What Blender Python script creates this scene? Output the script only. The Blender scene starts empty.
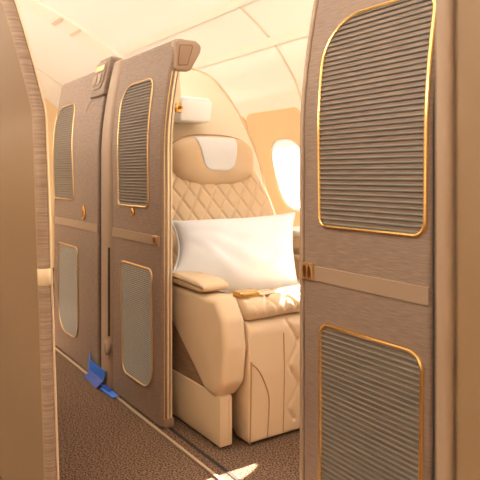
import bpy, bmesh, math, random
from mathutils import Vector
C = bpy.context.collection
S = bpy.context.scene
PI = math.pi
random.seed(7)

# ------------------------------------------------------------------ camera
cam_data = bpy.data.cameras.new('camera')
cam = bpy.data.objects.new('camera', cam_data); C.objects.link(cam)
cam.location = (0, 0, 0.95)
cam.rotation_euler = (PI/2, 0, math.atan2(0.8308, 0.5566))
cam_data.sensor_width = 36; cam_data.lens = 45
cam_data.shift_y = -64.5/480
cam_data.clip_start = 0.02
cam_data.dof.use_dof = True
cam_data.dof.focus_distance = 1.9
cam_data.dof.aperture_fstop = 9
S.camera = cam

# ------------------------------------------------------------------ world, sun, lamps, exposure
world = bpy.data.worlds.new('sky'); S.world = world; world.use_nodes = True
wn = world.node_tree.nodes; wl = world.node_tree.links
sky = wn.new('ShaderNodeTexSky'); sky.sky_type = 'NISHITA'; sky.sun_disc = False
sky.sun_elevation = math.radians(33); sky.sun_rotation = 0; sky.air_density = 1.0; sky.dust_density = 1.5
wl.new(sky.outputs[0], wn['Background'].inputs[0]); wn['Background'].inputs[1].default_value = 1.1

def sun_lamp(energy, elev, azim, col):
    d = bpy.data.lights.new('sun', 'SUN'); d.energy = energy; d.angle = math.radians(0.6); d.color = col
    o = bpy.data.objects.new('sun', d); C.objects.link(o); o.location = (0, 6, 5)
    o.rotation_euler = (-(PI/2-math.radians(elev)), 0, math.radians(azim)); return o
sun_lamp(80, 35, 9, (1, .93, .82))

def area(name, loc, rot, sx, sy, energy, col=(1, .985, .935)):
    d = bpy.data.lights.new(name, 'AREA'); d.shape = 'RECTANGLE'; d.size = sx; d.size_y = sy; d.energy = energy; d.color = col
    o = bpy.data.objects.new(name, d); C.objects.link(o); o.location = loc; o.rotation_euler = rot
    return o
# unseen uplight added to brighten the ceiling, then ceiling lights over aisle and suite
area('ceiling_fill', (-2.2, -1.0, 1.62), (math.radians(150), 0, 0), 8.0, .10, 230)
area('ceiling_light', (-2.0, .30, 2.20), (math.radians(12), 0, 0), 7.0, .25, 20)
area('ceiling_light', (-2.1, 1.33, 1.955), (math.radians(-27), 0, 0), 6.5, .06, 16)
S.view_settings.view_transform = 'Standard'
S.view_settings.look = 'None'
S.view_settings.gamma = 1
S.view_settings.use_curve_mapping = False
S.view_settings.exposure = -0.1

# ------------------------------------------------------------------ helpers
def srgb(r, g, b):
    f = lambda c: (c/255/12.92) if c/255 <= .04045 else ((c/255+.055)/1.055)**2.4
    return (f(r), f(g), f(b), 1)

def mat(name, col, rough=.6, metal=0, bump=None, var=None, spec=.4, sheen=0):
    """bump/var: (scale xyz, strength)   var mixes towards second colour"""
    m = bpy.data.materials.new(name); m.use_nodes = True
    n = m.node_tree.nodes; l = m.node_tree.links; b = n['Principled BSDF']
    b.inputs['Base Color'].default_value = col; b.inputs['Roughness'].default_value = rough
    b.inputs['Metallic'].default_value = metal; b.inputs['Specular IOR Level'].default_value = spec
    if sheen: b.inputs['Sheen Weight'].default_value = sheen
    tc = n.new('ShaderNodeTexCoord')
    def noise(scale, detail=3):
        mp = n.new('ShaderNodeMapping'); mp.inputs['Scale'].default_value = scale
        t = n.new('ShaderNodeTexNoise'); t.inputs['Scale'].default_value = 1; t.inputs['Detail'].default_value = detail
        l.new(tc.outputs['Object'], mp.inputs[0]); l.new(mp.outputs[0], t.inputs[0]); return t
    if var:
        scale, col2, lo, hi = var
        t = noise(scale, 6); r = n.new('ShaderNodeValToRGB')
        r.color_ramp.elements[0].position = lo; r.color_ramp.elements[1].position = hi
        r.color_ramp.elements[0].color = col; r.color_ramp.elements[1].color = col2
        l.new(t.outputs[0], r.inputs[0]); l.new(r.outputs[0], b.inputs['Base Color'])
    if bump:
        scale, st, dist = bump
        t = noise(scale, 4); bp = n.new('ShaderNodeBump'); bp.inputs['Strength'].default_value = st; bp.inputs['Distance'].default_value = dist
        l.new(t.outputs[0], bp.inputs['Height']); l.new(bp.outputs[0], b.inputs['Normal'])
    return m

M = {}
M['weave'] = mat('woven_taupe', srgb(123, 99, 82), .62, bump=((25, 25, 520), .25, .0015), var=((26, 26, 560), srgb(147, 121, 102), .36, .66))
M['weave_side'] = mat('woven_taupe_light', srgb(142, 117, 97), .6, bump=((14, 14, 420), .3, .002), var=((9, 9, 260), srgb(170, 143, 120), .38, .64))
M['post'] = mat('taupe_leather', srgb(160, 132, 108), .5, bump=((300, 300, 300), .15, .001))
M['strip'] = mat('beige_band', srgb(152, 124, 100), .45, bump=((300, 300, 300), .1, .001))
M['louver'] = mat('grey_louver', srgb(108, 101, 88), .45)
M['louver_gap_shade'] = mat('louver_gap_shade', srgb(46, 38, 32), .8)  # gap faces coloured dark to stand for shadow between the slats
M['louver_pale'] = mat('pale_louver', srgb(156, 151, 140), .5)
M['pale_gold'] = mat('pale_gold', srgb(214, 178, 126), .34, .9)
M['gold'] = mat('gold_metal', srgb(232, 190, 120), .25, 1)
M['dark_gold'] = mat('dark_bronze', srgb(132, 84, 38), .35, .7)
M['champagne'] = mat('champagne_trim', srgb(232, 208, 172), .35, .25)
M['cream_plastic'] = mat('cream_plastic', srgb(236, 214, 184), .45)
M['leather'] = mat('cream_leather', srgb(214, 184, 147), .5, bump=((220, 220, 220), .2, .0012))
M['leather_seam'] = mat('leather_seam', srgb(172, 132, 92), .6)
M['shell'] = mat('shell_cream', srgb(246, 232, 208), .5)
M['white_cloth'] = mat('white_cotton', srgb(224, 222, 221), .85, bump=((60, 60, 60), .15, .003), sheen=.2)
M['wood'] = mat('dark_wood_veneer', srgb(126, 97, 74), .45, bump=((20, 20, 300), .2, .001), var=((12, 12, 260), srgb(162, 128, 100), .38, .64))
M['carpet'] = mat('brown_carpet', srgb(74, 55, 44), .95, bump=((260, 260, 260), 1, .008), var=((170, 170, 170), srgb(162, 128, 102), .40, .62), spec=.1)
M['ceiling'] = mat('ceiling_cream', srgb(248, 239, 222), .7)
M['ceiling_trim'] = mat('ceiling_joint', srgb(228, 206, 174), .7)
M['ceiling_light_trim'] = mat('ceiling_bead', srgb(250, 238, 216), .6)
M['sidewall'] = mat('sidewall_tan', srgb(228, 192, 146), .65)
M['reveal'] = mat('window_white', srgb(250, 248, 244), .5)
M['panel_tan'] = mat('tan_panel', srgb(140, 110, 79), .6, bump=((260, 260, 260), .2, .001))
M['rail'] = mat('satin_rail', srgb(206, 180, 150), .35, .4)
M['dark'] = mat('dark_groove', srgb(44, 34, 28), .8)
M['tape'] = mat('blue_tape', srgb(38, 108, 214), .45, bump=((90, 90, 90), .4, .004))
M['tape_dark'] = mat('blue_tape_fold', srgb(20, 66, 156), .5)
M['belt'] = mat('belt_webbing', srgb(212, 184, 148), .7)
g = bpy.data.materials.new('window_glass'); g.use_nodes = True
gn = g.node_tree.nodes; gl = g.node_tree.links
tr = gn.new('ShaderNodeBsdfTransparent'); gs = gn.new('ShaderNodeBsdfGlossy'); mx = gn.new('ShaderNodeMixShader')
gs.inputs['Roughness'].default_value = .02; mx.inputs[0].default_value = .05
gl.new(tr.outputs[0], mx.inputs[1]); gl.new(gs.outputs[0], mx.inputs[2]); gl.new(mx.outputs[0], gn['Material Output'].inputs[0])
M['glass'] = g

def link(name, verts, faces, m, parent=None, smooth=True, sharp=40):
    me = bpy.data.meshes.new(name); me.from_pydata([tuple(v) for v in verts], [], faces); me.update()
    bm = bmesh.new(); bm.from_mesh(me)
    bmesh.ops.recalc_face_normals(bm, faces=bm.faces[:]); bm.to_mesh(me); bm.free()
    return finish(name, me, m, parent, smooth, sharp)

def finish(name, me, m, parent, smooth=True, sharp=40):
    me.materials.append(m)
    if smooth:
        for p in me.polygons: p.use_smooth = True
        me.set_sharp_from_angle(angle=math.radians(sharp))
    o = bpy.data.objects.new(name, me); C.objects.link(o)
    if parent:
        o.parent = parent
        root = parent
        off = Vector((0, 0, 0))
        while root:
            off += root.location; root = root.parent
        o.location = -off
    return o

def thing(name, label, cat, loc, group=None):
    o = bpy.data.objects.new(name, None); C.objects.link(o); o.location = loc
    o.empty_display_size = .1
    o['label'] = label; o['category'] = cat
    if group: o['group'] = group
    return o
def tag(o, label, cat, group=None):
    o['label'] = label; o['category'] = cat
    if group: o['group'] = group
    return o
def struct(o):
    o['kind'] = 'structure'; return o

def rings(R, closed=True, cap=True):
    """list of equal-length rings -> verts, faces"""
    n = len(R[0]); V = [p for r in R for p in r]; F = []
    for i in range(len(R)-1):
        for j in range(n if closed else n-1):
            k = (j+1) % n
            F.append((i*n+j, i*n+k, (i+1)*n+k, (i+1)*n+j))
    if cap:
        F.append(tuple(range(n))[::-1]); F.append(tuple((len(R)-1)*n+j for j in range(n)))
    return V, F

def tube(path, r, closed=False, n=8):
    P = [Vector(p) for p in path]; N = len(P); R = []
    up = None
    for i in range(N):
        a = P[(i-1) % N] if closed or i > 0 else P[i]
        b = P[(i+1) % N] if closed or i < N-1 else P[i]
        t = (b-a).normalized()
        if up is None:
            up = Vector((0, 1, 0)) if abs(t.y) < .9 else Vector((0, 0, 1))
        s = t.cross(up).normalized(); u = s.cross(t).normalized(); up = u
        R.append([P[i]+s*r*math.cos(2*PI*k/n)+u*r*math.sin(2*PI*k/n) for k in range(n)])
    if closed: R.append(R[0]); return rings(R, True, False)
    return rings(R)

def round_poly(pts, radii, seg=8):
    out = []; n = len(pts)
    for i in range(n):
        p = Vector(pts[i]); a = Vector(pts[i-1]); b = Vector(pts[(i+1) % n]); r = radii[i]
        if r <= 0: out.append((p.x, p.y)); continue
        u = (a-p).normalized(); v = (b-p).normalized(); ang = u.angle(v)
        d = min(r/math.tan(ang/2), (a-p).length*.49, (b-p).length*.49); r2 = d*math.tan(ang/2)
        c = p+(u+v).normalized()*(r2/math.sin(ang/2))
        a0 = math.atan2(*(p+u*d-c).yx); a1 = math.atan2(*(p+v*d-c).yx); da = (a1-a0+PI) % (2*PI)-PI
        for k in range(seg+1):
            t = a0+da*k/seg; out.append((c.x+r2*math.cos(t), c.y+r2*math.sin(t)))
    return out

def resample(pts, step):
    out = []; n = len(pts)
    for i in range(n):
        a = Vector(pts[i]); b = Vector(pts[(i+1) % n]); k = max(1, int((b-a).length/step))
        for j in range(k): q = a.lerp(b, j/k); out.append((q.x, q.y))
    return out

def prism(outline, d0, d1, fn, bevel=0, seg=2):
    """2-D outline swept from depth d0 to d1; fn(u,v,d)->xyz; bevelled on both rims. returns mesh"""
    bm = bmesh.new()
    a = [bm.verts.new(fn(u, v, d0)) for u, v in outline]; b = [bm.verts.new(fn(u, v, d1)) for u, v in outline]
    n = len(a); f0 = bm.faces.new(a); f1 = bm.faces.new(b[::-1])
    for i in range(n): bm.faces.new((a[i], b[i], b[(i+1) % n], a[(i+1) % n]))
    bmesh.ops.recalc_face_normals(bm, faces=bm.faces[:])
    if bevel:
        ed = list(f0.edges)+list(f1.edges)
        bmesh.ops.bevel(bm, geom=ed, offset=bevel, segments=seg, affect='EDGES', profile=.5)
    me = bpy.data.meshes.new('prism'); bm.to_mesh(me); bm.free(); return me
def add_prism(name, outline, d0, d1, fn, m, parent=None, bevel=0, seg=2, sharp=40):
    me = prism(outline, d0, d1, fn, bevel, seg); me.name = name
    return finish(name, me, m, parent, True, sharp)
XZ = lambda u, v, d: (u, d, v)
YZ = lambda u, v, d: (d, u, v)
XY = lambda u, v, d: (u, v, d)

def box(name, x0, x1, y0, y1, z0, z1, m, parent=None, bevel=.004):
    return add_prism(name, [(x0, y0), (x1, y0), (x1, y1), (x0, y1)], z0, z1, XY, m, parent, bevel)

# ------------------------------------------------------------------ the cabin shell
SIDE = [(2.40, 0.0), (2.395, .30), (2.215, .90), (2.086, 1.33)]
CEIL = [(2.086, 1.33), (2.045, 1.43), (1.995, 1.51), (1.895, 1.631), (1.767, 1.735), (1.627, 1.825), (1.525, 1.890),
        (1.397, 1.957), (1.273, 2.018), (1.088, 2.095), (.80, 2.18), (.40, 2.24), (0, 2.26), (-.55, 2.27)]
XA, XB = -6.2, 1.6
MIR = -.55
def smooth_curve(pts, k=6):
    out = []
    for i in range(len(pts)-1):
        p0 = Vector(pts[max(i-1, 0)]); p1 = Vector(pts[i]); p2 = Vector(pts[i+1]); p3 = Vector(pts[min(i+2, len(pts)-1)])
        for j in range(k):
            t = j/k
            q = .5*((2*p1)+(-p0+p2)*t+(2*p0-5*p1+4*p2-p3)*t*t+(-p0+3*p1-3*p2+p3)*t**3); out.append((q.x, q.y))
    out.append(pts[-1]); return out
CS = smooth_curve(CEIL)
FULL = CS+[(2*MIR-y, z) for y, z in CS[::-1][1:]]
def shell_strip(name, prof, x0, x1, m, thick=.0):
    R = [[(x, y, z) for y, z in prof] for x in (x0, x1)]
    V, F = rings(R, False, False)
    return link(name, V, F, m)
struct(shell_strip('ceiling', FULL, XA, XB, M['ceiling']))
struct(box('floor', XA, XB, -3.5, 2.4, -.05, 0, M['carpet'], bevel=0))
def bulkhead(name, x0, x1, m):
    prof = SIDE[:-1]+FULL+[(2*MIR-y, z) for y, z in SIDE[::-1][1:]]
    o = add_prism(name, prof, x0, x1, YZ, m); return struct(o)
bulkhead('wall_far', XA-.05, XA, M['sidewall'])
bulkhead('wall_near', XB, XB+.05, M['sidewall'])
def wall_y(z):
    if z < .30: return 2.40-.005*z/.3
    return 2.395-.30*(z-.30)
def wall_with_windows(name, side, centers, z0, z1, x0, x1, m):
    """sidewall from z0 to z1 (one flat sloping plane) with rounded window openings"""
    bm = bmesh.new(); edges = []
    def loop(pts):
        vs = [bm.verts.new((x, side(z), z)) for x, z in pts]
        for i in range(len(vs)): edges.append(bm.edges.new((vs[i], vs[(i+1) % len(vs)])))
    loop([(x0, z0), (x1, z0), (x1, z1), (x0, z1)])
    for c in centers: loop(win_outline(c, WZ, WW, WH))
    bmesh.ops.triangle_fill(bm, edges=edges, use_beauty=True)
    bmesh.ops.recalc_face_normals(bm, faces=bm.faces[:])
    me = bpy.data.meshes.new(name); bm.to_mesh(me); bm.free()
    return struct(finish(name, me, m, None, False))
WZ, WW, WH = .952, .145, .195
def win_outline(cx, cz, w, h, n=40, e=2.9):
    out = []
    for k in range(n):
        t = 2*PI*k/n; c, s = math.cos(t), math.sin(t)
        out.append((cx+w*abs(c)**(2/e)*(1 if c >= 0 else -1), cz+h*abs(s)**(2/e)*(1 if s >= 0 else -1)))
    return out
CENT = [-2.735+.4275*k for k in range(-5, 8)]
wall_with_windows('wall_right', wall_y, CENT, .30, 1.33, XA, XB, M['ceiling'])
mir_y = lambda z: 2*MIR-wall_y(z)
wall_with_windows('wall_left', mir_y, CENT, .30, 1.33, XA, XB, M['ceiling'])
for nm, f in (('trim_1', wall_y), ('trim_2', mir_y)):       # dado below the windows
    V, F = rings([[(x, f(z), z) for z in (0, .30)] for x in (XA, XB)], False, False); struct(link(nm, V, F, M['ceiling']))

def window(i, cx, sgn, f, added_shade):
    """window lining that funnels outward, clear pane, optional unseen blind added to block light"""
    R = []
    for d, k in ((-.002, 1.0), (.012, .985), (.05, .93), (.085, .90)):
        R.append([(x, f(z)+sgn*d, z) for x, z in win_outline(cx, WZ, WW*k, WH*k)])
    V, F = rings(R, True, False)
    o = struct(link('window_%d' % i, V, F, M['reveal']))
    P = [(x, f(z)+sgn*.075, z) for x, z in win_outline(cx, WZ, WW*.92, WH*.92)]
    link('pane', P, [tuple(range(len(P)))], M['glass'], o, False)
    R = []
    for d, k in ((.0, 1.0), (-.006, 1.01), (-.006, 1.07), (0, 1.09)):
        R.append([(x, f(z)+sgn*d, z) for x, z in win_outline(cx, WZ, WW*k, WH*k)])
    V, F = rings(R, True, False); link('frame', V, F, M['reveal'], o)
    if added_shade:  # out of view, added to keep daylight from this window out
        P = [(x, f(z)+sgn*.05, z) for x, z in win_outline(cx, WZ, WW*.95, WH*.95)]
        link('added_shade', P, [tuple(range(len(P)))], M['cream_plastic'], o, False)
wi = 1
for k, cx in enumerate(CENT):
    window(wi, cx, 1, wall_y, k == 6); wi += 1
for cx in CENT[2:8]:
    window(wi, cx, -1, mir_y, True); wi += 1

# tan lining panel round the visible window, with rounded upper corners
def lining(name, x0, x1, cx, z0=.56, z1=1.325):
    bm = bmesh.new(); edges = []
    out = round_poly([(x0, z0), (x1, z0), (x1, z1), (x0, z1)], [.03, .03, .06, .06])
    for pts in (out, win_outline(cx, WZ, WW*1.09, WH*1.09)):
        vs = [bm.verts.new((x, wall_y(z)-.006, z)) for x, z in pts]
        for i in range(len(vs)): edges.append(bm.edges.new((vs[i], vs[(i+1) % len(vs)])))
    r = bmesh.ops.triangle_fill(bm, edges=edges, use_beauty=True)
    bmesh.ops.recalc_face_normals(bm, faces=bm.faces[:])
    me = bpy.data.meshes.new(name); bm.to_mesh(me); bm.free()
    o = struct(finish(name, me, M['sidewall'], None, False))
    sol = o.modifiers.new('thickness', 'SOLIDIFY'); sol.thickness = .012; sol.offset = 0
    return o
ti = 3
for cx, x0, x1 in ((-2.735, -3.05, -2.525), (-3.1625, -3.36, -3.06), (-2.3075, -2.51, -2.10), (-3.59, -3.79, -3.38)):
    lining('trim_%d' % ti, x0, x1, cx); ti += 1

# ceiling joints: transverse ribs and longitudinal beads
def ribbon(name, prof, x0, x1, proud, m):
    global ti
    R = []
    N = []
    for i, (y, z) in enumerate(prof):
        a = Vector(prof[max(i-1, 0)]); b = Vector(prof[min(i+1, len(prof)-1)]); t = (b-a).normalized()
        N.append(Vector((-t.y, t.x)) if Vector((-t.y, t.x)).y < 0 or True else 0)
    for (y, z), n in zip(prof, N):
        c = Vector((0.3, 1.0))-Vector((y, z))
        if n.dot(c) < 0: n = -n
        q = n*proud
        R.append([(x0, y-n.x*.003, z-n.y*.003), (x0+proud, y+q.x, z+q.y), (x1-proud, y+q.x, z+q.y), (x1, y-n.x*.003, z-n.y*.003)])
    V, F = rings(R, False, False)
    o = struct(link('trim_%d' % ti, V, F, m)); ti += 1; return o
for x in (-2.5, -1.3, .2):
    ribbon('r', CS, x-.010, x+.010, .004, M['ceiling_trim'])
ribbon('r', CS, -4.26, -4.00, .014, M['ceiling_light_trim'])
ribbon('r', CS, -5.5, -5.48, .004, M['ceiling_trim'])
def bead(i0, i1, x0, x1, proud=.006, m='ceiling_light_trim'):
    ribbon('r', CS[i0:i1+1], x0, x1, proud, M[m])
def idx(y): return min(range(len(CS)), key=lambda i: abs(CS[i][0]-y))
for y in (1.885, 1.645):
    a = idx(y); bead(a-1, a+1, -3.98, 1.4)
for y in (1.40, 1.27):
    a = idx(y); bead(a, a+1, -4.255, -4.005, .018, 'ceiling_trim')

# floor track in front of the suite doors
struct(add_prism('trim_%d' % ti, [(-4.6, .984), (.9, .984), (.9, .995), (-4.6, .995)], 0, .006, XY, M['rail'], None, .002)); ti += 1
struct(add_prism('trim_%d' % ti, [(-2.02, 1.030), (-1.22, 1.030), (-1.22, 1.042), (-2.02, 1.042)], .0005, .002, XY, M['dark'], None, 0)); ti += 1

# ------------------------------------------------------------------ suite doors
W = 1.004
def lean(z): return .055*max(0, (z-1.05)/.39)**1.7 if z > 1.05 else 0

def slab_rings(x0, x1, t, r, z0, z1, lean_f, y0, topround=.02, flare0=None, cl=0, cr=0, n=4, flare1=None):
    """rounded-rect horizontal sections stacked in z; x0/x1 may taper; cl, cr: radius of the top corners"""
    zs = [z0+(z1-z0)*i/60 for i in range(56)]
    zs += [z1-(z1-zs[-1])*(1-math.sin(PI/2*k/10)) for k in range(1, 11)]
    R = []
    for z in zs:
        a, b = x0, x1
        if flare0: a += flare0(z)
        if flare1: b += flare1(z)
        if cl and z > z1-cl: a += cl-math.sqrt(max(0, cl*cl-(z-(z1-cl))**2))
        if cr and z > z1-cr: b -= cr-math.sqrt(max(0, cr*cr-(z-(z1-cr))**2))
        s = 0
        if z > z1-topround: s = topround-math.sqrt(max(0, topround**2-(z-(z1-topround))**2))
        s = min(s, t/2-.001)
        ya, yb = y0+lean_f(z)+s, y0+t+lean_f(z)-s
        rr = min(r, (yb-ya)/2-.0004)
        ring = []
        for (cx, cy, a0) in ((b-rr, ya+rr, -PI/2), (b-rr, yb-rr, 0), (a+rr, yb-rr, PI/2), (a+rr, ya+rr, PI)):
            for k in range(n+1):
                t_ = a0+PI/2*k/n; ring.append((cx+rr*math.cos(t_), cy+rr*math.sin(t_), z))
        R.append(ring)
    return rings(R)

def louver(name, outline, surf, m, parent, pitch=.0122, amp=.0085):
    zs = [p[1] for p in outline]; zmin, zmax = min(zs)+.0005, max(zs)-.0005
    k = 10; n = int((zmax-zmin)/pitch)*k
    V = []; F = []; gap = []
    for i in range(n+1):
        z = zmin+(zmax-zmin)*i/n; xs = []
        for j in range(len(outline)):
            (xa, za), (xb, zb) = outline[j], outline[(j+1) % len(outline)]
            if (za-z)*(zb-z) <= 0 and za != zb: xs.append(xa+(xb-xa)*(z-za)/(zb-za))
        ph = (i % k)/k
        t = max(0, 1-((ph-.5)/.30)**2)**.5
        y = surf(z)+amp*.45-amp*t
        V += [(min(xs), y, z), (max(xs), y, z)]
    for i in range(n):
        F.append((2*i, 2*i+1, 2*i+3, 2*i+2)); gap.append(i % k in (0, 1, k-2, k-1))
    o = link(name, V, F, m, parent, True, 60)
    o.data.materials.append(M['louver_gap_shade'])
    for p, q in zip(o.data.polygons, gap): p.material_index = 1 if q else 0
    return o

def gold_frame(name, outline, surf, r, m, parent):
    pts = resample(outline, .02)
    V, F = tube([(x, surf(z)-.002, z) for x, z in pts], r, True, 8)
    return link(name, V, F, m, parent)

def band(name, x0, x1, z0, z1, surf, m, parent, d=.003):
    V, F = rings([[(x0, surf(z0)+.003, z0), (x1, surf(z0)+.003, z0)], [(x0, surf(z0)-d, z0+.003), (x1, surf(z0)-d, z0+.003)],
                  [(x0, surf(z1)-d, z1-.003), (x1, surf(z1)-d, z1-.003)], [(x0, surf(z1)+.003, z1), (x1, surf(z1)+.003, z1)]], False, False)
    return link(name, V, F, m, parent)

def surf0(z): return W+lean(z)

def door(label, x0, x1, up, low, flare=None, fr=.0062, cl=.03, ztop=1.474, group=None, fr_low=None, low_m='louver', low_p=.0122, gm='gold', flare1=None):
    root = thing('suite_door', label, 'door', ((x0+x1)/2, W+.02, 0))
    V, F = slab_rings(x0, x1, .045, .010, .008, ztop, lean, W, .012, flare, cl, .012, 4, flare1)
    link('door_panel', V, F, M['weave'], root)
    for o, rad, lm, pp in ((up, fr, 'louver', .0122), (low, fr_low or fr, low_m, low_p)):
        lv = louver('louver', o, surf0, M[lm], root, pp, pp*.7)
        gold_frame('frame', o, surf0, rad, M[gm], lv)
    band('band', x0+.004, x1-.002, .681, .723, surf0, M['strip'], root)
    return root

fl = lambda z: -.05*max(0, (z-.9)/.55)
fr1 = lambda z: -.035*max(0, (z-.9)/.55)
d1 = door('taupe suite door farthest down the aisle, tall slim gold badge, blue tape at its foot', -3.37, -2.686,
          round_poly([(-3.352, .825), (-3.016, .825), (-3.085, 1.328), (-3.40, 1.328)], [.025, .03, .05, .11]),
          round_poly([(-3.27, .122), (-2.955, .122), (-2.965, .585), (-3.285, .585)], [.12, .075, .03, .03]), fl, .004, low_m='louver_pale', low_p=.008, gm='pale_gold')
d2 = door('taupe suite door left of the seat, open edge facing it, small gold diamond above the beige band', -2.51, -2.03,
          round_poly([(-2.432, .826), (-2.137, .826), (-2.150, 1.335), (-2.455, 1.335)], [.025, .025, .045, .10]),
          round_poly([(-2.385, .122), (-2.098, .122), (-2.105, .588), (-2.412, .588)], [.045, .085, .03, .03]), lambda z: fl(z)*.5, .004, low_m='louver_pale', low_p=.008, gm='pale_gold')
d3 = door('nearest taupe suite door with large gold framed louver, right of the seat', -1.204, -.802,
          round_poly([(-1.136, .824), (-.812, .824), (-.806, 1.340), (-1.146, 1.340)], [.025, .03, .045, .115]),
          round_poly([(-1.134, .118), (-.826, .118), (-.820, .581), (-1.134, .581)], [.045, .085, .035, .03]), None, .0048)

# details of the far door: call head with plate, slim badge
def on_surf(lst, d): return [(x, surf0(z)-d, z) for x, z in lst]
head_prof = round_poly([(-2.850, 1.325), (-2.672, 1.325), (-2.672, 1.512), (-2.868, 1.512)], [.012, .012, .02, .075])
def leanfn(u, v, d): return (u, surf0(v)+d, v)
add_prism('control_head', head_prof, -.014, .05, leanfn, M['weave'], d1, .008, 3)
pl = add_prism('call_plate', round_poly([(-2.847, 1.362), (-2.707, 1.362), (-2.687, 1.492), (-2.837, 1.492)], [.04, .04, .03, .03]), -.0185, -.012, leanfn, M['strip'], d1, .001)
add_prism('plate_face', round_poly([(-2.840, 1.369), (-2.714, 1.369), (-2.694, 1.485), (-2.830, 1.485)], [.035, .035, .025, .025]), -.0195, -.012, leanfn, M['weave'], pl, .001)
add_prism('button', round_poly([(-2.820, 1.447), (-2.707, 1.447), (-2.707, 1.476), (-2.820, 1.476)], [.012]*4), -.0235, -.018, leanfn, M['pale_gold'], pl, .002)
add_prism('button', round_poly([(-2.822, 1.382), (-2.776, 1.382), (-2.776, 1.432), (-2.822, 1.432)], [.02, .004, .004, .012]), -.0235, -.018, leanfn, M['strip'], pl, .002)
add_prism('button', round_poly([(-2.764, 1.382), (-2.720, 1.382), (-2.720, 1.432), (-2.764, 1.432)], [.004, .02, .012, .004]), -.0235, -.018, leanfn, M['strip'], pl, .002)
def badge(cx, cz, w, h, parent, dark=True):
    o = add_prism('badge', [(cx+w*math.sin(2*PI*k/24)*(1-.35*math.cos(2*PI*k/24)), cz+h*math.cos(2*PI*k/24)) for k in range(24)], -.008, .002, leanfn, M['gold'], parent, .002)
    if dark:
        add_prism('badge_inlay', [(cx+w*.45*math.sin(2*PI*k/16), cz-h*.1+h*.5*math.cos(2*PI*k/16)) for k in range(16)], -.0095, -.004, leanfn, M['dark_gold'], o, 0)
badge(-2.868, .768, .020, .036, d1)
# inner panel outline of the far door
V, F = tube(on_surf([(-2.90, .735), (-2.895, 1.27), (-2.875, 1.305), (-2.84, 1.318), (-2.70, 1.320)], .001), .002)
link('seam', V, F, M['post'], d1)

# details of the middle door: diamond, double badge, top rail, edge trims, catch
badge(-2.281, .802, .014, .017, d2)
def plaque(cx, cz, s, parent):
    o = add_prism('badge', round_poly([(cx-s, cz-s), (cx+s, cz-s), (cx+s, cz+s), (cx-s, cz+s)], [.004]*4), -.008, .002, leanfn, M['pale_gold'], parent, .002)
    for q in (-1, 1):
        add_prism('badge_inlay', [(cx+q*s*.40+s*.27*math.sin(2*PI*k/16)*(1-.25*q*math.cos(2*PI*k/16)), cz+s*.72*math.cos(2*PI*k/16)) for k in range(16)], -.0095, -.004, leanfn, M['dark_gold'], o, 0)
plaque(-2.072, .705, .017, d2)
plaque(-1.180, .705, .022, d3)
rail = round_poly([(1.055, 1.349), (1.128, 1.352), (1.171, 1.425), (1.178, 1.455), (1.150, 1.473), (1.080, 1.473), (1.060, 1.460)], [.012, .02, .02, .02, .02, .012, .01])
add_prism('top_rail', round_poly([(1.090, 1.36), (1.128, 1.36), (1.171, 1.425), (1.174, 1.445), (1.150, 1.455), (1.090, 1.455)], [.01]*6), -2.50, -2.06, YZ, M['post'], d2, .004)
o = add_prism('rail_cap', rail, -2.062, -2.022, YZ, M['post'], d2, .010, 3)
add_prism('rail_inset', round_poly([(1.070, 1.368), (1.112, 1.374), (1.136, 1.452), (1.080, 1.446)], [.006]*4), -2.03, -2.0195, YZ, M['strip'], o, .001)
V, F = tube([(-2.0285, 1.083+.0, 1.368), (-2.0285, 1.083, 1.368)], .001)
lp = round_poly([(1.070, 1.368), (1.112, 1.374), (1.136, 1.452), (1.080, 1.446)], [.006]*4)
V, F = tube([(-2.0205, y, z) for y, z in lp], .0018, True, 6); link('inset_rim', V, F, M['dark_gold'], o)
# bright trims on the open edge
for y, m_, r in ((.014, 'pale_gold', .0022), (.030, 'champagne', .0045), (.043, 'champagne', .0035)):
    V, F = tube([(-2.0295, W+y+lean(z), z) for z in [.012+i*(1.345-.012)/40 for i in range(41)]], r, False, 8)
    link('edge_trim', V, F, M[m_], d2)
ct = []
for k in range(24):
    a = 2*PI*k/24; rr = .019*(1+.12*math.cos(6*a)); ct.append((1.078+rr*math.cos(a)*.9, 1.208+rr*math.sin(a)))
o = add_prism('latch', ct, -2.040, -2.022, YZ, M['gold'], d2, .003)
add_prism('latch_hub', [(1.078+.007*math.cos(2*PI*k/16), 1.208+.007*math.sin(2*PI*k/16)) for k in range(16)], -2.024, -2.017, YZ, M['dark_gold'], o, .001)
add_prism('bracket', round_poly([(1.045, 1.19), (1.068, 1.19), (1.098, 1.255), (1.088, 1.345), (1.058, 1.345)], [.004]*5), -2.12, -2.042, YZ, M['cream_plastic'], d2, .004)
# foot guide under the open edge
add_prism('foot_guide', [(-2.055, W+.012), (-2.024, W+.012), (-2.024, W+.052), (-2.055, W+.052)], 0, .035, XY, M['post'], d2, .003)
# slim edge profile on nearest door
V, F = slab_rings(-1.218, -1.2045, .050, .006, .008, 1.468, lean, W-.003, .006)
link('edge_profile', V, F, M['post'], d3)

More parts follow.
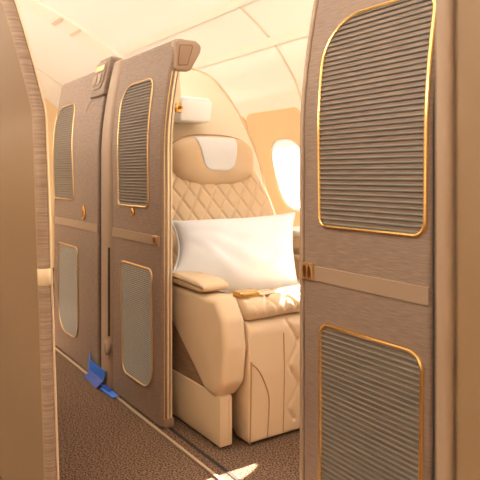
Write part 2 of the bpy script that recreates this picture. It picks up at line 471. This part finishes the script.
# ------------------------------------------------------------------ rounded door post with slot and knob
def post(x0, x1, label, sx):
    r = thing('door_post', label, 'post', ((x0+x1)/2, W+.03, 0))
    V, F = slab_rings(x0, x1, .075, .032, 0, 1.478, lean, W-.006, .012, None, 0, 0, 4, lambda z: -.020*max(0, (z-.9)/.55))
    link('post_column', V, F, M['post'], r)
    xm = x1-.022
    add_prism('slot', round_poly([(xm-.006, .235), (xm+.006, .235), (xm+.006, .63), (xm-.006, .63)], [.005]*4), W-.0065, W+.004, XZ, M['dark'], r, 0)
    kn = add_prism('knob', [(xm-.012+.028*math.cos(2*PI*k/28), .185+.034*math.sin(2*PI*k/28)) for k in range(28)], W-.018, W+.002, XZ, M['post'], r, .008, 3)
    add_prism('knob_ring', [(xm-.012+.014*math.cos(2*PI*k/20), .185+.017*math.sin(2*PI*k/20)) for k in range(20)], W-.0205, W-.016, XZ, M['strip'], kn, .001)
    V, F = slab_rings(x0+sx, x0+.012, .02, .002, 0, 1.44, lean, W+.008, .004)
    link('gap_shade', V, F, M['dark'], r)  # dark strip painting the shadow line in the gap beside the post
    return r
post(-2.652, -2.518, 'rounded tan door post with dark slot between the two left suite doors', -.030)
post(-.797, -.66, 'tan door post at the right side of the nearest door, mostly hidden', -.004)

# ------------------------------------------------------------------ blue tape
def sheet(name, quads, m, parent=None, th=.003):
    V = []; F = []
    for q in quads:
        b = len(V); V += q; F.append(tuple(range(b, b+len(q))))
    o = link(name, V, F, m, parent, False)
    s = o.modifiers.new('thickness', 'SOLIDIFY'); s.thickness = th; s.offset = 1
    return o
t1 = thing('blue_tape', 'crumpled blue tape stuck to the foot of the farthest door', 'tape', (-2.7, W-.02, 0))
sheet('tape_flap', [[(-2.80, W-.006, .012), (-2.745, W-.026, .014), (-2.735, W-.020, .075), (-2.785, W-.004, .105)]], M['tape'], t1)
sheet('tape_strip', [[(-2.745, W-.022, .034), (-2.56, W-.024, .028), (-2.55, W-.020, .080), (-2.735, W-.018, .082)]], M['tape'], t1)
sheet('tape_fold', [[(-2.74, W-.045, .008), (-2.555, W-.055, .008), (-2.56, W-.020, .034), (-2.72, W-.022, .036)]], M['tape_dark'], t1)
t2 = thing('blue_tape', 'flat strip of blue tape on the floor track below the tan post', 'tape', (-2.52, W-.03, 0))
sheet('tape_strip', [[(-2.545, W-.045, .010), (-2.405, W-.040, .010), (-2.405, W-.014, .016), (-2.535, W-.018, .016)]], M['tape'], t2)
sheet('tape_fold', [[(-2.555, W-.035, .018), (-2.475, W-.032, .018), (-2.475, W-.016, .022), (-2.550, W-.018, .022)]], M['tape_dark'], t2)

# ------------------------------------------------------------------ divider shell behind the seat
XS = -2.62
arch = [(1.085, .002), (2.21, .002), (2.10, .50), (1.93, .85), (1.90, .950), (1.865, 1.061), (1.785, 1.218), (1.695, 1.343), (1.60, 1.438), (1.53, 1.470), (1.44, 1.485), (1.17, 1.49), (1.085, 1.10)]
arch = arch[:3]+smooth_curve(arch[2:-1], 4)[1:]+arch[-1:]
dv = thing('seat_divider', 'cream arched shell partition standing behind the seat', 'partition', (XS, 1.6, 0))
add_prism('shell_panel', arch, XS-.05, XS, YZ, M['shell'], dv, .012, 3)
V, F = tube([(XS+.002, y, z) for y, z in arch[3:-2]], .004); link('edge_bead', V, F, M['champagne'], dv)
lb = thing('reading_lamp', 'boxy cream reading lamp mounted high on the arched shell above the headrest', 'lamp', (XS+.06, 1.41, 1.2))
add_prism('lamp_body', round_poly([(1.325, 1.205), (1.495, 1.205), (1.505, 1.30), (1.48, 1.322), (1.335, 1.322)], [.015, .02, .02, .01, .01]), XS+.001, XS+.14, YZ, M['reveal'], lb, .012, 3)

# ------------------------------------------------------------------ the seat
seat = thing('suite_seat', 'cream leather suite seat with diamond quilting and padded headrest', 'seat', (-2.05, 1.5, 0))
def diamond(p, q, sx, sy, w=.10):
    a = p/sx+q/sy; b = p/sx-q/sy
    da = abs(a-round(a)); db = abs(b-round(b))
    return math.exp(-(da/w)**2)+math.exp(-(db/w)**2)
# backrest
def lerp_tab(t, tab):
    for (a, va), (b, vb) in zip(tab, tab[1:]):
        if t <= b: k = (t-a)/(b-a); return va+(vb-va)*k
    return tab[-1][1]
SC = 1.50
HW = [(.44, .325), (.60, .335), (.77, .335), (.86, .315), (.95, .275), (1.03, .232), (1.08, .16), (1.105, .06)]
def back_x(z): return -2.285-.205*(z-.44)/.62
def back_ring(z, n=150):
    hw = lerp_tab(z, HW); th = .11 if z < 1.0 else .11*math.sqrt(max(.02, 1-((z-1.0)/.107)**2))
    out = []
    for k in range(n):
        u = -1+2*k/(n-1)
        y = SC+hw*u
        f = (1-abs(u)**5)**.5 if abs(u) < 1 else 0
        x = back_x(z)-.05+.05*f+.018*(abs(u)**2)*f
        if .5 < z < 1.03 and abs(u) < .93: x -= .0075*min(1, (diamond(y-SC, z-.45, .080, .112, .08)))*min(1, (.93-abs(u))*12)
        out.append((x, y, z))
    for k in range(1, 24):
        u = 1-2*k/24; out.append((back_x(z)-.05-th*(1-abs(u)**4)**.5*.7, SC+hw*u, z))
    return out
V, F = rings([back_ring(.44+(1.105-.44)*i/200) for i in range(201)])
link('backrest', V, F, M['leather'], seat, True, 60)
# headrest
HA, HB, HZ, HX, HD = .236, .123, 1.018, -2.478, .075
def sup(a, b, n, k=72):
    out = []
    for i in range(k):
        t = 2*PI*i/k; c, s = math.cos(t), math.sin(t)
        out.append((a*abs(c)**(2/n)*(1 if c >= 0 else -1), b*abs(s)**(2/n)*(1 if s >= 0 else -1)))
    return out
HO = sup(HA, HB, 2.8)
def hdepth(y, z):
    r = (abs(y/HA)**2.8+abs(z/HB)**2.8)**(1/2.8)
    return HD*math.sqrt(max(0, 1-r**3.2))-.018*math.exp(-(y/.10)**2)*max(0, 1-r**4)
R = [[(HX-.07, SC+y*.9, HZ+z*.85) for y, z in HO], [(HX-.02, SC+y, HZ+z) for y, z in HO]]
for r in (1, .985, .96, .92, .86, .78, .68, .56, .42, .28, .14, .03):
    R.append([(HX+hdepth(y*r, z*r), SC+y*r, HZ+z*r) for y, z in HO])
V, F = rings(R); hr = link('headrest', V, F, M['leather'], seat, True, 60)
V, F = tube([(HX-.012, SC+y*1.005, HZ+z*1.01) for y, z in HO], .007, True); link('headrest_piping_shade', V, F, M['leather_seam'], hr)  # piping in a darkened colour, deepens the shadow round the headrest
R = []
for i in range(25):
    z = -.044+(.116+.044-.002)*i/24
    tl, tr_ = -.118+.045*(1-i/24), .108-.026*(1-i/24)
    if i < 5: q = (1-i/5)**2*.035; tl += q; tr_ -= q
    R.append([(HX+hdepth(tl+(tr_-tl)*k/30, z)+.004, SC+tl+(tr_-tl)*k/30, HZ+z) for k in range(31)])
R.append([(x-.06, y, z+.006) for x, y, z in R[-1]])
V, F = rings(R, False, False); o = link('headrest_cover', V, F, M['white_cloth'], hr, True, 60)
o['label'] = 'white headrest cover'; o.modifiers.new('thickness', 'SOLIDIFY').thickness = .002

# seat cushion: section in XZ swept along Y with soft ends
def soft_sweep(prof, y0, y1, soft, cen, n=140, disp=None):
    R = []
    for i in range(n+1):
        v = i/n; y = y0+(y1-y0)*v; e = min(y-y0, y1-y)
        s = 0 if e >= soft else soft-math.sqrt(max(0, soft**2-(soft-e)**2))
        ring = []
        for x, z in prof:
            d = Vector((x-cen[0], z-cen[1])); L = d.length
            k = max(.05, (L-s)/L) if L > 0 else 1
            k2 = k if abs(d.y) > .0 else k
            px, pz = cen[0]+d.x*(1-(1-k)*.6), cen[1]+d.y*k2
            if disp: px, pz = disp(px, y, pz, x, z)
            ring.append((px, y, pz))
        R.append(ring)
    return rings(R)
cp = round_poly([(-2.30, .405), (-1.735, .437), (-1.715, .478), (-1.75, .514), (-2.30, .445)], [.01, .025, .03, .045, .01], 12)
cp2 = resample(cp, .008)
def cdisp(px, y, pz, x, z):
    if z > .46 and x > -2.25: pz -= .011*min(1, diamond(y-SC, x+1.70, .085, .10, .09))*min(1, max(0, (y-1.20)*15))*min(1, max(0, (1.82-y)*15))
    return px, pz+.004*math.sin((y-1.2)*5)
V, F = soft_sweep(cp2, 1.19, 1.83, .035, (-2.0, .468), 150, cdisp)
link('seat_cushion', V, F, M['leather'], seat, True, 60)
# leg rest
lp = round_poly([(-1.86, .05), (-1.80, .010), (-1.722, .010), (-1.714, .25), (-1.722, .435), (-1.86, .436)], [.02, .01, .012, .0, .05, .01], 12)
lp2 = resample(lp, .008)
def ldisp(px, y, pz, x, z):
    if x > -1.78 and y > 1.345 and z > .05:
        px -= .011*min(1, diamond(y-1.36, z-.1, .11, .16, .07))*min(1, (y-1.345)*30)
    return px, pz
V, F = soft_sweep(lp2, 1.188, 1.83, .016, (-1.79, .22), 150, ldisp)
lr = link('leg_rest', V, F, M['leather'], seat, True, 60)
def front_x(z): return -1.722+.008*max(0, 1-abs(z-.25)/.24)
V, F = tube([(front_x(z)+.000, 1.196, z) for z in [.012+i*.03 for i in range(10)]]+[(front_x(.30), 1.196, .30)], .0028, False, 6); link('piping', V, F, M['leather_seam'], lr)
V, F = tube([(front_x(z)+.001, y, z) for y, z in smooth_curve([(1.20, .290), (1.225, .268), (1.255, .215), (1.275, .15), (1.270, .02)])], .0022, False, 6); link('piping', V, F, M['leather_seam'], lr)
V, F = tube([(front_x(z)+.0005, 1.342, z) for z in [.02+i*.03 for i in range(13)]], .0018, False, 6); link('piping', V, F, M['leather_seam'], lr)
# aisle-side console: base, wood panel, armrest body, pad
box('base_panel', -2.34, -1.752, 1.092, 1.140, .012, .186, M['leather'], seat, .005)
V, F = tube([(-1.7505, 1.128, .03), (-1.7505, 1.128, .175)], .0018, False, 6); link('base_seam', V, F, M['belt'], seat)
add_prism('side_panel', [(-2.34, .16), (-1.82, .16), (-1.82, .50), (-2.34, .50)], 1.098, 1.135, XZ, M['wood'], seat, .002)['label'] = 'dark wood side panel'
arm = round_poly([(-2.30, .522), (-2.137, .405), (-1.845, .183), (-1.775, .176), (-1.722, .235), (-1.708, .36), (-1.722, .455), (-1.772, .522)], [0, 0, .02, .03, .05, .08, .06, .035], 8)
add_prism('armrest', arm, 1.082, 1.178, XZ, M['leather'], seat, .022, 5, 60)
pad = round_poly([(-2.31, .536), (-1.88, .526), (-1.835, .540), (-1.84, .560), (-1.89, .572), (-2.31, .578)], [.01, .02, .02, .02, .03, .01], 6)
add_prism('arm_pad', pad, 1.076, 1.186, XZ, M['leather'], seat, .014, 4, 60)
add_prism('latch', [(-1.745, .335), (-1.722, .335), (-1.722, .375), (-1.745, .375)], 1.176, 1.187, XZ, M['leather_seam'], seat, .002)
# far armrest against the window console
add_prism('armrest', [(a, b) for a, b in round_poly([(-2.30, .20), (-1.80, .20), (-1.80, .56), (-2.30, .56)], [0, .05, .05, 0])], 1.838, 1.90, XZ, M['leather'], seat, .02, 4, 60)
# seat belt
def ribbon_path(pts, w, name, m, parent):
    P = smooth_curve3(pts); V = []; F = []
    for i, p in enumerate(P):
        t = (P[min(i+1, len(P)-1)]-P[max(i-1, 0)]).normalized(); s = t.cross(Vector((0, 0, 1))).normalized()*w/2
        V += [p-s, p+s]
        if i: F.append((2*i-2, 2*i-1, 2*i+1, 2*i))
    o = link(name, V, F, m, parent, True, 60); o.modifiers.new('thickness', 'SOLIDIFY').thickness = .003; return o
def smooth_curve3(pts, k=8):
    out = []; P = [Vector(p) for p in pts]
    for i in range(len(P)-1):
        p0, p1, p2, p3 = P[max(i-1, 0)], P[i], P[i+1], P[min(i+2, len(P)-1)]
        for j in range(k):
            t = j/k; out.append(.5*((2*p1)+(-p0+p2)*t+(2*p0-5*p1+4*p2-p3)*t*t+(-p0+3*p1-3*p2+p3)*t**3))
    return out+[P[-1]]
sb = ribbon_path([(-1.790, 1.27, .517), (-1.84, 1.42, .510), (-1.90, 1.55, .504), (-1.97, 1.68, .500), (-2.02, 1.80, .495)], .045, 'seat_belt', M['belt'], seat)
add_prism('buckle', round_poly([(-1.825, 1.185), (-1.765, 1.185), (-1.765, 1.275), (-1.825, 1.275)], [.012]*4), .512, .533, XY, M['gold'], sb, .005, 3)['label'] = 'gold buckle'

# ------------------------------------------------------------------ pillow leaning on the backrest
c00, c10 = Vector((-2.09, 1.085, .570)), Vector((-1.99, 1.565, .480))
c01, c11 = Vector((-2.23, 1.150, .760)), Vector((-2.200, 1.785, .776))
c10 = Vector((-1.985, 1.635, .462))
nrm = ((c10-c00).cross(c01-c00)).normalized()
if nrm.x < 0: nrm = -nrm
def pil(u, v, side):
    a, b = (u+1)/2, (v+1)/2
    p = c00.lerp(c10, a).lerp(c01.lerp(c11, a), b)
    down = (c00-c01).normalized()
    p = p+down*.056*(1-u*u)*(1-b)+down*.022*(1-u*u)*b
    p = p-(c10-c00).normalized()*.030*(1-v*v)*u*abs(u)
    t = .105*((1-abs(u)**2.6)*(1-abs(v)**2.6))**.55
    t += .006*math.sin(9*u+4*v)*math.sin(7*v-2*u)*(1-u*u)*(1-v*v)
    if side > 0:
        t += .010*math.exp(-((u+v*.7+.75)/.12)**2)*(1-u*u)*(1-v*v)-.008*math.exp(-((u-v*.5-.55)/.10)**2)*(1-u*u)*(1-v*v)
    else: t = t*.45
    return p+nrm*(t if side > 0 else -t)
n = 60; V = []; F = []; ix = {}
for side in (1, -1):
    for i in range(n+1):
        for j in range(n+1):
            bd = i in (0, n) or j in (0, n)
            if side < 0 and bd: ix[(side, i, j)] = ix[(1, i, j)]; continue
            ix[(side, i, j)] = len(V); V.append(pil(-1+2*i/n, -1+2*j/n, side))
    for i in range(n):
        for j in range(n): F.append(tuple(ix[(side, i+a, j+b)] for a, b in ((0, 0), (1, 0), (1, 1), (0, 1))))
pw = tag(link('pillow', V, F, M['white_cloth'], None, True, 80), 'white cotton pillow leaning on the quilted seat back', 'pillow')
edge = [pil(-1+2*i/n, -1, 1) for i in range(n)]+[pil(1, -1+2*j/n, 1) for j in range(n)]+[pil(1-2*i/n, 1, 1) for i in range(n)]+[pil(-1, 1-2*j/n, 1) for j in range(n)]
V, F = tube(edge, .004, True, 6); link('piping', V, F, M['white_cloth'], pw)

# ------------------------------------------------------------------ console under the windows
sc = thing('side_console', 'cream side console with gold line beside the seat under the window', 'console', (-2.0, 2.03, 0))
add_prism('cabinet', [(1.915, .01), (2.36, .01), (2.30, .52), (1.915, .52)], -2.56, -1.30, YZ, M['cream_plastic'], sc, .008, 3)
add_prism('raised_cabinet', [(1.915, .545), (2.29, .545), (2.262, .64), (1.915, .64)], -2.56, -2.12, YZ, M['cream_plastic'], sc, .006, 3)
box('worktop', -2.56, -2.10, 1.905, 2.240, .642, .672, M['shell'], sc, .006)
box('shelf', -2.56, -1.28, 1.905, 2.270, .522, .543, M['shell'], sc, .006)
box('inlay', -2.55, -1.30, 1.909, 1.914, .485, .497, M['gold'], sc, .001)
box('drawer_front', -2.50, -2.16, 1.906, 1.914, .56, .625, M['leather'], sc, .002)

# ------------------------------------------------------------------ opposite suite: the two edges we look out between
def lean2(z): return -(.030*max(0, (z-.2)/.93)+(.066*((z-1.1)/.276)**1.15 if z > 1.1 else 0))
YL = .446
pL = thing('privacy_panel', 'tan privacy panel at left foreground with rounded woven edge', 'partition', (-1.8, YL, 0))
V, F = slab_rings(-2.6, -1.498, .018, .006, .005, 1.60, lean2, YL-.021, .01)
link('panel_face', V, F, M['panel_tan'], pL)
R = []
for i in range(81):
    z = .005+1.595*i/80
    R.append([(-1.494+  .013*math.cos(2*PI*k/20), YL-.008+lean2(z)+.0150*math.sin(2*PI*k/20), z) for k in range(20)])
V, F = rings(R); eg = link('edge_roll', V, F, M['weave_side'], pL)
R = []
for z in (.680, .683, .720, .723):
    q = .0166 if z in (.683, .720) else .0145
    R.append([(-1.494+(q-.0022)*math.cos(2*PI*k/20), YL-.008+lean2(z)+q*math.sin(2*PI*k/20), z) for k in range(20)])
V, F = rings(R); link('edge_band', V, F, M['champagne'], pL)
V, F = tube([(-1.487, YL+.0075+lean2(z), z) for z in [.01+1.58*i/60 for i in range(61)]], .003, False, 6); link('edge_trim', V, F, M['champagne'], pL)
V, F = tube([(-1.499, YL-.0215+lean2(z), z) for z in [.01+1.58*i/60 for i in range(61)]], .0022, False, 6); link('seam', V, F, M['leather_seam'], pL)

def lean3(z): return -.03*max(0, (z-1.15)/.3)
pR = thing('privacy_panel', 'tan privacy panel at right foreground, blurred and very close', 'partition', (.0, .40, 0))
V, F = slab_rings(-.296, .9, .04, .004, .005, 1.45, lean3, .400, .01)
link('panel_face', V, F, M['panel_tan'], pR)
V, F = slab_rings(-.3145, -.2995, .046, .006, .005, 1.45, lean3, .397, .006)
link('edge_roll', V, F, M['post'], pR)

bpy.context.view_layer.update()
